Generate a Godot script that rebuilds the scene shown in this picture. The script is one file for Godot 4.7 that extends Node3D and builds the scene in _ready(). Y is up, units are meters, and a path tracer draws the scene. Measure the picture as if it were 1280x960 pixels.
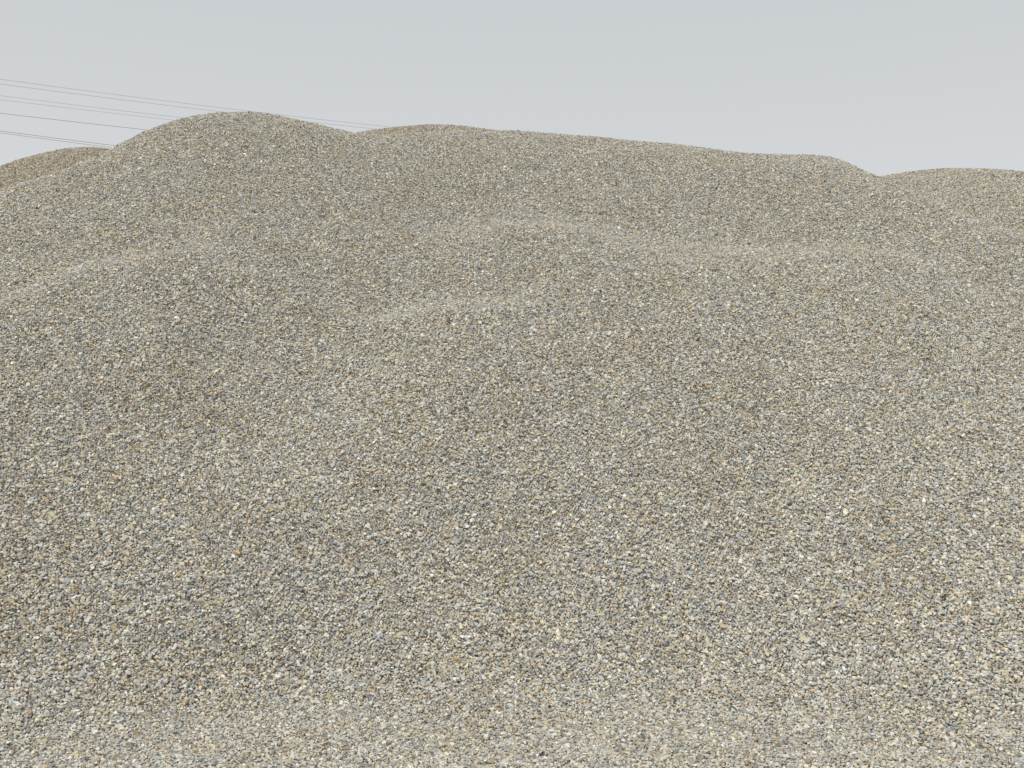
extends Node3D

# Surveyed spot heights of the big heap: x, distance to the north (-z), height, in metres.
const SPOTS := [
	-9.00, 0.50, 0.00, -9.00, 2.60, 0.02, -6.00, 0.50, 0.00, -6.00, 2.60, 0.02, -3.00, 0.50, 0.00, -3.00, 2.60, 0.02, 0.00, 0.50, 0.00, 0.00, 2.60, 0.02,
	3.00, 0.50, 0.00, 3.00, 2.60, 0.02, 6.00, 0.50, 0.00, 6.00, 2.60, 0.02, 9.00, 0.50, 0.00, 9.00, 2.60, 0.02, -2.66, 4.00, 0.13, -2.29, 4.25, 0.06,
	-2.01, 4.60, 0.06, -1.65, 4.90, 0.05, -1.10, 5.04, 0.06, -0.51, 5.04, 0.06, 0.09, 5.07, 0.08, 0.69, 5.11, 0.09, 1.26, 5.00, 0.08, 1.78, 4.80, 0.09,
	2.10, 4.45, 0.06, 2.29, 4.00, 0.03, 2.73, 4.00, 0.03, -1.40, 3.90, 0.06, 0.20, 3.90, 0.06, 1.60, 3.90, 0.06, -3.81, 6.12, 1.34, -4.54, 7.10, 1.89,
	-4.09, 7.59, 2.26, -3.88, 7.94, 2.50, -3.57, 8.15, 2.66, -3.14, 8.29, 2.75, -2.81, 8.25, 2.69, -4.23, 7.97, 2.38, -4.01, 8.36, 2.64, -3.71, 8.64, 2.81,
	-3.20, 8.74, 2.88, -2.88, 6.33, 1.22, -2.66, 7.03, 1.83, -3.23, 7.10, 1.89, -2.31, 7.31, 1.83, -1.79, 6.55, 1.26, -2.27, 7.94, 2.32, -1.34, 5.91, 0.85,
	-1.35, 7.31, 1.71, -0.92, 6.43, 1.22, -1.14, 7.97, 2.19, -0.53, 7.94, 2.30, 0.07, 7.94, 2.33, -1.11, 8.25, 2.28, -0.56, 8.32, 2.40, 0.00, 8.29, 2.42,
	0.66, 7.87, 2.18, -0.79, 9.34, 3.02, -0.32, 9.41, 3.15, 0.16, 9.34, 3.17, 0.70, 9.27, 3.12, 1.16, 9.20, 2.97, 2.00, 9.13, 2.89, 2.77, 9.13, 2.88,
	3.51, 9.06, 2.89, 3.72, 8.85, 2.73, 4.01, 8.50, 2.42, 4.50, 8.22, 2.17, 4.99, 7.80, 1.85, -0.68, 10.14, 3.31, 0.17, 10.32, 3.44, 0.86, 10.25, 3.38,
	1.37, 10.14, 3.23, 2.20, 10.07, 3.13, 3.03, 10.00, 3.11, 3.63, 9.79, 3.08, 4.04, 9.41, 2.93, 4.43, 8.92, 2.58, 4.95, 8.64, 2.33, 2.00, 6.61, 1.20,
	2.81, 6.19, 1.02, 1.16, 6.54, 1.21, 3.28, 5.91, 0.95, -7.00, 9.90, 3.10, -7.57, 10.70, 2.95, -9.40, 13.30, 1.10, -6.38, 10.25, 3.44, -6.88, 11.05, 3.29,
	-8.50, 13.65, 1.44, -5.71, 10.60, 3.80, -6.14, 11.40, 3.65, -7.54, 14.00, 1.80, -5.38, 11.02, 4.04, -5.77, 11.82, 3.89, -7.04, 14.42, 2.04, -4.89, 11.51, 4.47,
	-5.23, 12.31, 4.32, -6.34, 14.91, 2.47, -4.59, 11.86, 4.78, -4.90, 12.66, 4.63, -5.91, 15.26, 2.78, -4.21, 12.21, 5.04, -4.49, 13.01, 4.89, -5.39, 15.61, 3.04,
	-3.90, 12.35, 5.14, -4.15, 13.15, 4.99, -4.97, 15.75, 3.14, -3.55, 12.42, 5.19, -3.78, 13.22, 5.04, -4.53, 15.82, 3.19, -3.15, 12.49, 5.18, -3.36, 13.29, 5.03,
	-4.01, 15.89, 3.18, -2.57, 12.70, 5.07, -2.73, 13.50, 4.92, -3.25, 16.10, 3.07, -2.13, 12.98, 4.97, -2.26, 13.78, 4.82, -2.69, 16.38, 2.97, -1.58, 13.40, 5.12,
	-1.67, 14.20, 4.97, -1.98, 16.80, 3.12, -0.91, 13.54, 5.19, -0.97, 14.34, 5.04, -1.14, 16.94, 3.19, 0.00, 13.54, 5.23, 0.00, 14.34, 5.08, 0.00, 16.94, 3.23,
	1.25, 13.54, 5.12, 1.33, 14.34, 4.97, 1.57, 16.94, 3.12, 2.59, 13.40, 4.96, 2.75, 14.20, 4.81, 3.25, 16.80, 2.96, 3.14, 13.33, 4.80, 3.33, 14.13, 4.65,
	3.94, 16.73, 2.80, 4.02, 13.26, 4.76, 4.26, 14.06, 4.61, 5.05, 16.66, 2.76, 4.46, 12.91, 4.65, 4.73, 13.71, 4.50, 5.63, 16.31, 2.65, 4.65, 12.28, 4.31,
	4.95, 13.08, 4.16, 5.94, 15.68, 2.31, 4.78, 11.58, 4.02, 5.11, 12.38, 3.87, 6.18, 14.98, 2.02, 4.89, 10.95, 3.75, 5.24, 11.75, 3.60, 6.40, 14.35, 1.75,
	5.16, 10.39, 3.43, 5.56, 11.19, 3.28, 6.85, 13.79, 1.43, 5.49, 10.04, 3.19, 5.93, 10.84, 3.04, 7.35, 13.44, 1.19, 6.15, 9.62, 2.74, 6.67, 10.42, 2.59,
	8.33, 13.02, 0.74,
]

const EXPOSURE := 2.35
const SOFT := 0.04
const STEP := 0.12

var rng := RandomNumberGenerator.new()
var stone_shapes: Array[ArrayMesh] = []
var gravel_material: StandardMaterial3D
var bed_material: StandardMaterial3D
var tilts: Array[Basis] = []
var sizes := PackedFloat32Array()
var palettes := []
var big_field := {}


func _ready():
	rng.seed = 4711
	# ---- camera, sky, light, exposure
	var camera := Camera3D.new()
	camera.name = "camera"
	camera.fov = 44.0
	camera.near = 0.05
	camera.far = 2000.0
	add_child(camera)
	camera.position = Vector3(0, 1.65, 0)
	camera.current = true

	var sky_material := ProceduralSkyMaterial.new()
	sky_material.sky_top_color = sky_tone(192, 197, 202)
	sky_material.sky_horizon_color = sky_tone(228, 230, 230)
	sky_material.sky_curve = 0.2
	sky_material.ground_horizon_color = sky_tone(170, 168, 160)
	sky_material.ground_bottom_color = sky_tone(140, 137, 126)
	sky_material.sun_angle_max = 0.0
	var sky := Sky.new()
	sky.sky_material = sky_material
	var env := Environment.new()
	env.background_mode = Environment.BG_SKY
	env.sky = sky
	env.tonemap_mode = Environment.TONE_MAPPER_LINEAR
	env.tonemap_exposure = EXPOSURE
	env.sdfgi_enabled = true
	env.ssao_enabled = true
	env.ssil_enabled = true
	var we := WorldEnvironment.new()
	we.name = "world_environment"
	we.environment = env
	add_child(we)

	var sun := DirectionalLight3D.new()
	sun.name = "sun"
	sun.light_energy = 0.5
	sun.light_color = Color(1.0, 0.98, 0.95)
	sun.light_angular_distance = 20.0
	sun.shadow_enabled = true
	sun.sky_mode = DirectionalLight3D.SKY_MODE_LIGHT_ONLY
	add_child(sun)
	sun.look_at_from_position(Vector3(-3.0, 10.5, 3.6), Vector3.ZERO)

	# ---- shared materials and stone shapes
	make_materials()
	for k in 6:
		stone_shapes.append(stone_shape(k))
	make_tables()

	# ---- setting
	var ground := MeshInstance3D.new()
	ground.name = "ground"
	var plane := PlaneMesh.new()
	plane.size = Vector2(800, 800)
	ground.mesh = plane
	ground.material_override = bed_material
	ground.position = Vector3(0, -0.06, -100)
	ground.set_meta("kind", "structure")
	ground.set_meta("label", "bare grey gravel yard under the heaps")
	add_child(ground)

	# ---- the heaps
	big_field = survey_field()
	build_heap(big_field, "broad pale gravel heap with stepped shelves, filling the foreground", Vector3(0, 0, -9), true, 0.0)
	var far_heaps := [
		[Vector3(-8.51, 6.44, -19.5), 1.2, "brownish gravel heap behind the broad heap, under the overhead wires", 1.2],
		[Vector3(-1.58, 7.12, -21.0), 4.0, "low rounded brown crest of gravel peeping over the middle of the broad heap", 1.2],
		[Vector3(8.33, 5.79, -19.0), 4.0, "low grey-brown gravel heap behind the broad heap's falling end, farthest from the wires", 0.48],
	]
	for f in far_heaps:
		build_heap(cone_field(f[0], f[1]), f[2], Vector3(f[0].x, 0, f[0].z), false, f[3])

	# ---- overhead wires: offset north, then height along the span h = a + b t + c t^2
	var wires := [
		[0.00, 14.2681, 0.4880, 2.2370, 0.0060, "topmost thin overhead wire, running on over the heap's summit"],
		[0.50, 14.1788, 0.5758, 2.2163, 0.0060, "thin overhead wire just under the topmost one, second of seven"],
		[1.60, 13.9453, 0.6090, 2.1722, 0.0055, "faint overhead wire, third of seven counted downwards"],
		[2.20, 13.9000, 0.7238, 2.1488, 0.0055, "faint overhead wire, fourth of seven counted downwards"],
		[0.30, 12.9047, 0.5728, 2.2246, 0.0090, "single darker overhead wire between the upper and lower pairs"],
		[-1.50, 12.0062, -0.9215, 2.3014, 0.0090, "dark overhead wire, upper one of the lowest close pair"],
		[-1.00, 12.0524, -1.1378, 2.2796, 0.0080, "dark overhead wire, lowest of all seven above the brownish heap"],
	]
	for w in wires:
		add_wire(w)


# ------------------------------------------------------------------ materials

func make_materials():
	var grain := NoiseTexture2D.new()
	var n := FastNoiseLite.new()
	n.seed = 5
	n.noise_type = FastNoiseLite.TYPE_SIMPLEX
	n.frequency = 0.05
	n.fractal_octaves = 4
	grain.noise = n
	grain.width = 256
	grain.height = 256
	grain.seamless = true
	var ramp := Gradient.new()
	ramp.set_color(0, Color(0.80, 0.79, 0.77))
	ramp.set_color(1, Color(1, 1, 1))
	grain.color_ramp = ramp
	gravel_material = StandardMaterial3D.new()
	gravel_material.albedo_color = Color.WHITE
	gravel_material.albedo_texture = grain
	gravel_material.uv1_triplanar = true
	gravel_material.uv1_scale = Vector3(0.6, 0.6, 0.6)
	gravel_material.vertex_color_use_as_albedo = true
	gravel_material.roughness = 0.85
	gravel_material.metallic_specular = 0.3

	var fine := NoiseTexture2D.new()
	var n2 := FastNoiseLite.new()
	n2.seed = 9
	n2.frequency = 0.12
	n2.fractal_octaves = 3
	fine.noise = n2
	fine.width = 512
	fine.height = 512
	fine.seamless = true
	var ramp2 := Gradient.new()
	ramp2.set_color(0, lin(0.28, 0.27, 0.24))
	ramp2.set_color(1, lin(0.50, 0.47, 0.40))
	fine.color_ramp = ramp2
	bed_material = StandardMaterial3D.new()
	bed_material.albedo_texture = fine
	bed_material.uv1_triplanar = true
	bed_material.uv1_world_triplanar = true
	bed_material.uv1_scale = Vector3(0.7, 0.7, 0.7)
	bed_material.roughness = 0.95


# a sky colour as the exposed picture shows it
func sky_tone(r: int, g: int, b: int) -> Color:
	var c := Color8(r, g, b).srgb_to_linear()
	return Color(c.r / EXPOSURE, c.g / EXPOSURE, c.b / EXPOSURE).linear_to_srgb()


func lin(r: float, g: float, b: float) -> Color:
	return Color(r, g, b).linear_to_srgb()


# ------------------------------------------------------------------ stones

# An angular crushed stone: the block left when a dozen random planes are cut, every face flat.
func stone_shape(k: int) -> ArrayMesh:
	var r := RandomNumberGenerator.new()
	r.seed = 100 + k
	var planes: Array[Plane] = []
	var count := 11 + k % 3
	for i in count:
		var y := 1.0 - 2.0 * (i + 0.5) / count
		var a := i * 2.399963 + r.randf() * 1.0
		var q := sqrt(1.0 - y * y)
		var d := Vector3(q * cos(a), y, q * sin(a)) + Vector3(r.randf() - 0.5, r.randf() - 0.5, r.randf() - 0.5) * 0.7
		planes.append(Plane(d.normalized(), r.randf_range(0.30, 0.46)))
	var st := SurfaceTool.new()
	st.begin(Mesh.PRIMITIVE_TRIANGLES)
	for i in count:
		var n := planes[i].normal
		var u := n.cross(Vector3.UP if absf(n.y) < 0.9 else Vector3.RIGHT).normalized()
		var v := n.cross(u)
		var face := PackedVector3Array()
		for c in [[-1, -1], [1, -1], [1, 1], [-1, 1]]:
			face.append(n * planes[i].d + (u * c[0] + v * c[1]) * 0.62)
		for o in count:
			if o == i or face.is_empty():
				continue
			var kept := PackedVector3Array()
			for e in face.size():
				var p := face[e]
				var q := face[(e + 1) % face.size()]
				var dp := planes[o].distance_to(p)
				var dq := planes[o].distance_to(q)
				if dp <= 0.0:
					kept.append(p)
				if (dp < 0.0 and dq > 0.0) or (dp > 0.0 and dq < 0.0):
					kept.append(p.lerp(q, dp / (dp - dq)))
			face = kept
		for e in range(1, face.size() - 1):
			var tri := [face[0], face[e], face[e + 1]]
			if (tri[1] - tri[0]).cross(tri[2] - tri[0]).dot(n) > 0.0:
				tri = [face[0], face[e + 1], face[e]]
			for p in tri:
				st.set_normal(n)
				st.set_color(Color.WHITE)
				st.add_vertex(p)
	var m := st.commit()
	m.surface_set_material(0, gravel_material)
	return m


func make_tables():
	for i in 1024:
		var b := Basis(Vector3.UP, rng.randf() * TAU)
		b = b * Basis(Vector3.RIGHT, rng.randfn(0.0, 0.38)) * Basis(Vector3.BACK, rng.randfn(0.0, 0.38))
		b = b * Basis.from_scale(Vector3(rng.randf_range(0.9, 1.45), rng.randf_range(0.5, 0.95), rng.randf_range(0.75, 1.15)))
		b = b * Basis.from_euler(Vector3(rng.randf() * TAU, rng.randf() * TAU, rng.randf() * TAU))
		tilts.append(b)
	for i in 1024:
		sizes.append(clampf(0.0136 * exp(rng.randfn(0.0, 0.31)), 0.007, 0.030))
	# stone colours (linear): share when the patch is grey, share when it is warm
	var kinds := [
		[Color(0.525, 0.515, 0.465), 30.0, 20.0],
		[Color(0.57, 0.535, 0.43), 22.0, 23.0],
		[Color(0.415, 0.43, 0.445), 18.0, 7.0],
		[Color(0.29, 0.29, 0.285), 6.0, 11.0],
		[Color(0.53, 0.44, 0.30), 6.0, 14.0],
		[Color(0.66, 0.65, 0.605), 13.0, 5.0],
		[Color(0.46, 0.462, 0.39), 5.0, 4.0],
		[Color(0.37, 0.31, 0.245), 3.0, 17.0],
	]
	for level in 14:
		var t := level / 8.0
		var total := 0.0
		for k in kinds:
			total += maxf(lerpf(k[1], k[2], t), 0.0)
		var list := PackedColorArray()
		for i in 512:
			var pick := rng.randf() * total
			var c: Color = kinds[0][0]
			for k in kinds:
				pick -= maxf(lerpf(k[1], k[2], t), 0.0)
				if pick <= 0.0:
					c = k[0]
					break
			var s := exp(rng.randfn(0.0, 0.17))
			list.append(Color(minf(c.r * s * rng.randf_range(0.96, 1.04), 0.8), minf(c.g * s, 0.8), minf(c.b * s * rng.randf_range(0.93, 1.07), 0.8)))
		palettes.append(list)


# ------------------------------------------------------------------ height fields

func blank_field(x0: float, x1: float, n0: float, n1: float) -> Dictionary:
	var nx := int((x1 - x0) / STEP) + 1
	var nz := int((n1 - n0) / STEP) + 1
	var h := PackedFloat32Array()
	h.resize(nx * nz)
	return {"x0": x0, "n0": n0, "nx": nx, "nz": nz, "h": h}


func swell(field: Dictionary, seed: int):
	var a := FastNoiseLite.new()
	a.seed = seed
	a.frequency = 0.7
	a.fractal_octaves = 3
	var h: PackedFloat32Array = field.h
	for j in field.nz:
		for i in field.nx:
			var x: float = field.x0 + i * STEP
			var n: float = field.n0 + j * STEP
			h[j * field.nx + i] += 0.024 * a.get_noise_2d(x, n)
	field.h = h


func survey_field() -> Dictionary:
	var count := SPOTS.size() / 3
	var m := count + 3
	var rows := []
	for i in m:
		var row := PackedFloat64Array()
		row.resize(m + 1)
		rows.append(row)
	for i in count:
		for j in count:
			var dx: float = SPOTS[i * 3] - SPOTS[j * 3]
			var dn: float = SPOTS[i * 3 + 1] - SPOTS[j * 3 + 1]
			rows[i][j] = sqrt(dx * dx + dn * dn + SOFT) - (0.01 if i == j else 0.0)
		rows[i][count] = 1.0
		rows[i][count + 1] = SPOTS[i * 3]
		rows[i][count + 2] = SPOTS[i * 3 + 1]
		rows[i][m] = SPOTS[i * 3 + 2]
		rows[count][i] = 1.0
		rows[count + 1][i] = SPOTS[i * 3]
		rows[count + 2][i] = SPOTS[i * 3 + 1]
	for c in m:
		var best := c
		for r in range(c + 1, m):
			if absf(rows[r][c]) > absf(rows[best][c]):
				best = r
		var swap = rows[c]
		rows[c] = rows[best]
		rows[best] = swap
		var top: PackedFloat64Array = rows[c]
		for r in range(c + 1, m):
			var row: PackedFloat64Array = rows[r]
			var q := row[c] / top[c]
			if q != 0.0:
				for k in range(c, m + 1):
					row[k] -= q * top[k]
				rows[r] = row
	var sol := PackedFloat64Array()
	sol.resize(m)
	for c in range(m - 1, -1, -1):
		var s: float = rows[c][m]
		for k in range(c + 1, m):
			s -= rows[c][k] * sol[k]
		sol[c] = s / rows[c][c]
	var field := blank_field(-10.0, 10.0, 1.2, 18.5)
	var h: PackedFloat32Array = field.h
	var px := PackedFloat64Array()
	var pn := PackedFloat64Array()
	for i in count:
		px.append(SPOTS[i * 3])
		pn.append(SPOTS[i * 3 + 1])
	for j in field.nz:
		var n: float = field.n0 + j * STEP
		for i in field.nx:
			var x: float = field.x0 + i * STEP
			var s := sol[count] + sol[count + 1] * x + sol[count + 2] * n
			for k in count:
				var dx := x - px[k]
				var dn := n - pn[k]
				s += sol[k] * sqrt(dx * dx + dn * dn + SOFT)
			h[j * field.nx + i] = maxf(s, 0.0)
	field.h = h
	swell(field, 31)
	return field


func cone_field(peak: Vector3, bluntness: float) -> Dictionary:
	var reach := peak.y / 0.65 + bluntness
	var field := blank_field(peak.x - reach, peak.x + reach, -peak.z - reach, -peak.z + reach)
	var h: PackedFloat32Array = field.h
	for j in field.nz:
		for i in field.nx:
			var x: float = field.x0 + i * STEP - peak.x
			var n: float = field.n0 + j * STEP + peak.z
			var rise := peak.y - 0.65 * (sqrt(x * x + n * n + bluntness * bluntness) - bluntness)
			h[j * field.nx + i] = maxf(rise, -0.2)
	field.h = h
	swell(field, int(peak.x * 7.0) + 90)
	return field


func height(field: Dictionary, x: float, n: float) -> float:
	var fx: float = clampf((x - field.x0) / STEP, 0.0, field.nx - 1.001)
	var fn: float = clampf((n - field.n0) / STEP, 0.0, field.nz - 1.001)
	var i := int(fx)
	var j := int(fn)
	var nx: int = field.nx
	var h: PackedFloat32Array = field.h
	var k := j * nx + i
	return lerpf(lerpf(h[k], h[k + 1], fx - i), lerpf(h[k + nx], h[k + nx + 1], fx - i), fn - j)


func covers(field: Dictionary, x: float, n: float) -> bool:
	return x > field.x0 and n > field.n0 and x < field.x0 + (field.nx - 1) * STEP and n < field.n0 + (field.nz - 1) * STEP


# Is this spot of a heap open towards someone standing in front of the heaps?
func open_to_front(field: Dictionary, x: float, n: float, y: float) -> bool:
	for stand in [-1.0, 0.0, 1.0]:
		var hidden := false
		var far := n
		var steps := int(far / 0.22)
		for s in range(1, steps):
			var t: float = s / float(steps)
			var qx := lerpf(x, stand, t)
			var qn := lerpf(n, 0.0, t)
			var qy := lerpf(y + 0.07, 1.68, t)
			if (covers(big_field, qx, qn) and height(big_field, qx, qn) > qy) or (field != big_field and covers(field, qx, qn) and height(field, qx, qn) > qy):
				hidden = true
				break
		if not hidden:
			return true
	return false


# ------------------------------------------------------------------ a heap

func build_heap(field: Dictionary, label: String, base: Vector3, near: bool, warmth: float):
	var root := Node3D.new()
	root.name = "gravel_heap"
	add_child(root, true)
	root.position = base
	root.set_meta("label", label)
	root.set_meta("category", "gravel heap")
	root.set_meta("group", "gravel heaps in the yard")

	# the body of the heap, a little under the loose stones
	var nx: int = field.nx
	var nz: int = field.nz
	var h: PackedFloat32Array = field.h
	var verts := PackedVector3Array()
	var normals := PackedVector3Array()
	var index := PackedInt32Array()
	var frames: Array[Basis] = []
	for j in nz:
		for i in nx:
			var k := j * nx + i
			verts.append(Vector3(field.x0 + i * STEP, h[k] - 0.016, -(field.n0 + j * STEP)) - base)
			var gx := (h[k + (1 if i < nx - 1 else 0)] - h[k - (1 if i > 0 else 0)]) / (2.0 * STEP)
			var gn := (h[k + (nx if j < nz - 1 else 0)] - h[k - (nx if j > 0 else 0)]) / (2.0 * STEP)
			var nrm := Vector3(-gx, 1.0, gn).normalized()
			normals.append(nrm)
			var side := Vector3.RIGHT.slide(nrm).normalized()
			frames.append(Basis(side, nrm, side.cross(nrm)))
			if i < nx - 1 and j < nz - 1:
				index.append_array([k, k + nx, k + 1, k + 1, k + nx, k + nx + 1])
	var arrays := []
	arrays.resize(Mesh.ARRAY_MAX)
	arrays[Mesh.ARRAY_VERTEX] = verts
	arrays[Mesh.ARRAY_NORMAL] = normals
	arrays[Mesh.ARRAY_INDEX] = index
	var mesh := ArrayMesh.new()
	mesh.add_surface_from_arrays(Mesh.PRIMITIVE_TRIANGLES, arrays)
	var bed := MeshInstance3D.new()
	bed.name = "packed_gravel"
	bed.mesh = mesh
	bed.material_override = bed_material
	root.add_child(bed, true)

	# which spots need loose stones, and how warm the mix is there
	var tint := FastNoiseLite.new()
	tint.seed = 77 + int(base.x * 3.0)
	tint.frequency = 0.9
	tint.fractal_octaves = 4
	tint.fractal_gain = 0.65
	var level := PackedByteArray()
	level.resize(nx * nz)
	for j in nz - 1:
		for i in nx - 1:
			var k := j * nx + i
			var x: float = field.x0 + (i + 0.5) * STEP
			var n: float = field.n0 + (j + 0.5) * STEP
			level[k] = 255
			if n < 3.8 or absf(x) > 0.545 * n + 0.7:
				continue
			if not open_to_front(field, x, n, h[k]):
				continue
			level[k] = int(clampf((0.24 + warmth + 0.9 * tint.get_noise_2d(x, n)) * 8.0, 0.0, 8.0 if warmth < 0.5 else 13.0))

	var places: Array[Transform3D] = []
	var colors := PackedColorArray()
	var biggest := []
	for layer in [[0.0325, -0.0105, 2.1], [0.0133, 0.0, 1.0], [0.042, 0.0065, 1.15]]:
		var pitch: float = layer[0] * (1.0 if near else 1.35)
		var lift: float = layer[1] * (1.0 if near else 1.35)
		var grow: float = layer[2] * (1.0 if near else 1.35)
		var per := int(round(STEP / pitch * STEP / pitch * 1.12))
		for j in nz - 1:
			for i in nx - 1:
				var k := j * nx + i
				if level[k] == 255:
					continue
				var frame := frames[k]
				var palette: PackedColorArray = palettes[level[k]]
				var h00 := h[k]
				var h10 := h[k + 1]
				var h01 := h[k + nx]
				var h11 := h[k + nx + 1]
				# the small stuff gathers on the flats, the larger stones stay on the slopes
				var steep := sqrt(maxf(1.0 / (frame.y.y * frame.y.y) - 1.0, 0.0))
				var coarse := lerpf(0.84, 1.03, smoothstep(0.1, 0.55, steep)) * grow
				var many := int(per / (coarse * coarse) * grow * grow)
				# low-discrepancy spots in the cell, so that stones lie beside rather than in each other
				var ua := rng.randf()
				var ub := rng.randf()
				for q in many:
					ua = fmod(ua + 0.7548777, 1.0)
					ub = fmod(ub + 0.5698403, 1.0)
					var pick := rng.randi()
					var s: float = minf(sizes[pick & 1023] * coarse, 0.03)
					var fx := ua + 0.05 * (float((pick >> 20) & 15) / 15.0 - 0.5)
					var y := lerpf(lerpf(h00, h10, fx), lerpf(h01, h11, fx), ub)
					var b := frame * tilts[(pick >> 10) & 1023]
					var up := frame.y * (lift + 0.0090 * coarse / grow * (float((pick >> 24) & 15) / 15.0 - 0.5))
					var at := Vector3(field.x0 + (i + fx) * STEP, y, -(field.n0 + (j + ub) * STEP)) + up
					var tr := Transform3D(b * s, at - base)
					var c := palette[(pick >> 5) & 511]
					if near and lift > -0.01 and -at.z < 6.0 and -at.z > 4.15 and absf(at.x) < -at.z * 0.53:
						var look := s / -at.z
						if look > 0.0050:
							biggest.append([look, tr, c])
							continue
					places.append(tr)
					colors.append(c)

	if near:
		biggest.sort_custom(func(a, b): return a[0] > b[0])
		var coats := stone_coats()
		for k in biggest.size():
			if k < 300:
				var o := MeshInstance3D.new()
				o.name = "stone"
				o.mesh = stone_shapes[k % 6]
				o.transform = biggest[k][1]
				o.material_override = nearest_coat(coats, biggest[k][2])
				root.add_child(o, true)
			else:
				places.append(biggest[k][1])
				colors.append(biggest[k][2])

	var mm := MultiMesh.new()
	mm.transform_format = MultiMesh.TRANSFORM_3D
	mm.use_colors = true
	mm.mesh = stone_shapes[0]
	mm.instance_count = places.size()
	for k in places.size():
		mm.set_instance_transform(k, places[k])
		mm.set_instance_color(k, colors[k])
	var loose := MultiMeshInstance3D.new()
	loose.name = "loose_gravel"
	loose.multimesh = mm
	loose.material_override = gravel_material
	loose.set_meta("kind", "stuff")
	root.add_child(loose, true)


func stone_coats() -> Array:
	var coats := []
	for c in [Color(0.52, 0.505, 0.45), Color(0.45, 0.435, 0.38), Color(0.555, 0.52, 0.42), Color(0.48, 0.44, 0.34), Color(0.41, 0.42, 0.425), Color(0.36, 0.37, 0.375), Color(0.28, 0.275, 0.265), Color(0.50, 0.42, 0.28), Color(0.62, 0.61, 0.56), Color(0.45, 0.45, 0.37), Color(0.39, 0.33, 0.26), Color(0.57, 0.55, 0.48)]:
		var m: StandardMaterial3D = gravel_material.duplicate()
		m.vertex_color_use_as_albedo = false
		m.albedo_color = c.linear_to_srgb()
		coats.append([c, m])
	return coats


func nearest_coat(coats: Array, c: Color) -> StandardMaterial3D:
	var best: StandardMaterial3D = null
	var least := 9.0
	for k in coats:
		var d: float = absf(k[0].r - c.r) + absf(k[0].g - c.g) + absf(k[0].b - c.b)
		if d < least:
			least = d
			best = k[1]
	return best


# ------------------------------------------------------------------ wires

func add_wire(w: Array):
	var a := Vector3(-27.0, 0, -36.0 - w[0])
	var b := Vector3(16.0, 0, -64.0 - w[0])
	var st := SurfaceTool.new()
	st.begin(Mesh.PRIMITIVE_TRIANGLES)
	var along := (b - a).normalized()
	var side := along.cross(Vector3.UP)
	var rings := []
	for i in 61:
		var t := -0.25 + 1.1 * i / 60.0
		var p := a.lerp(b, t)
		p.y = w[1] + w[2] * t + w[3] * t * t
		var ring := []
		for k in 6:
			var g := TAU * k / 6.0
			ring.append(p - a + (side * cos(g) + Vector3.UP * sin(g)) * w[4])
		rings.append(ring)
	for i in 60:
		for k in 6:
			var q := (k + 1) % 6
			for v in [rings[i][k], rings[i + 1][k], rings[i][q], rings[i][q], rings[i + 1][k], rings[i + 1][q]]:
				st.add_vertex(v)
	st.generate_normals()
	var m := StandardMaterial3D.new()
	m.albedo_color = Color(0.48, 0.49, 0.51)
	m.roughness = 0.6
	var o := MeshInstance3D.new()
	o.name = "overhead_wire"
	o.mesh = st.commit()
	o.material_override = m
	add_child(o, true)
	o.position = a
	o.set_meta("label", w[5])
	o.set_meta("category", "wire")
	o.set_meta("group", "overhead wires behind the heaps")
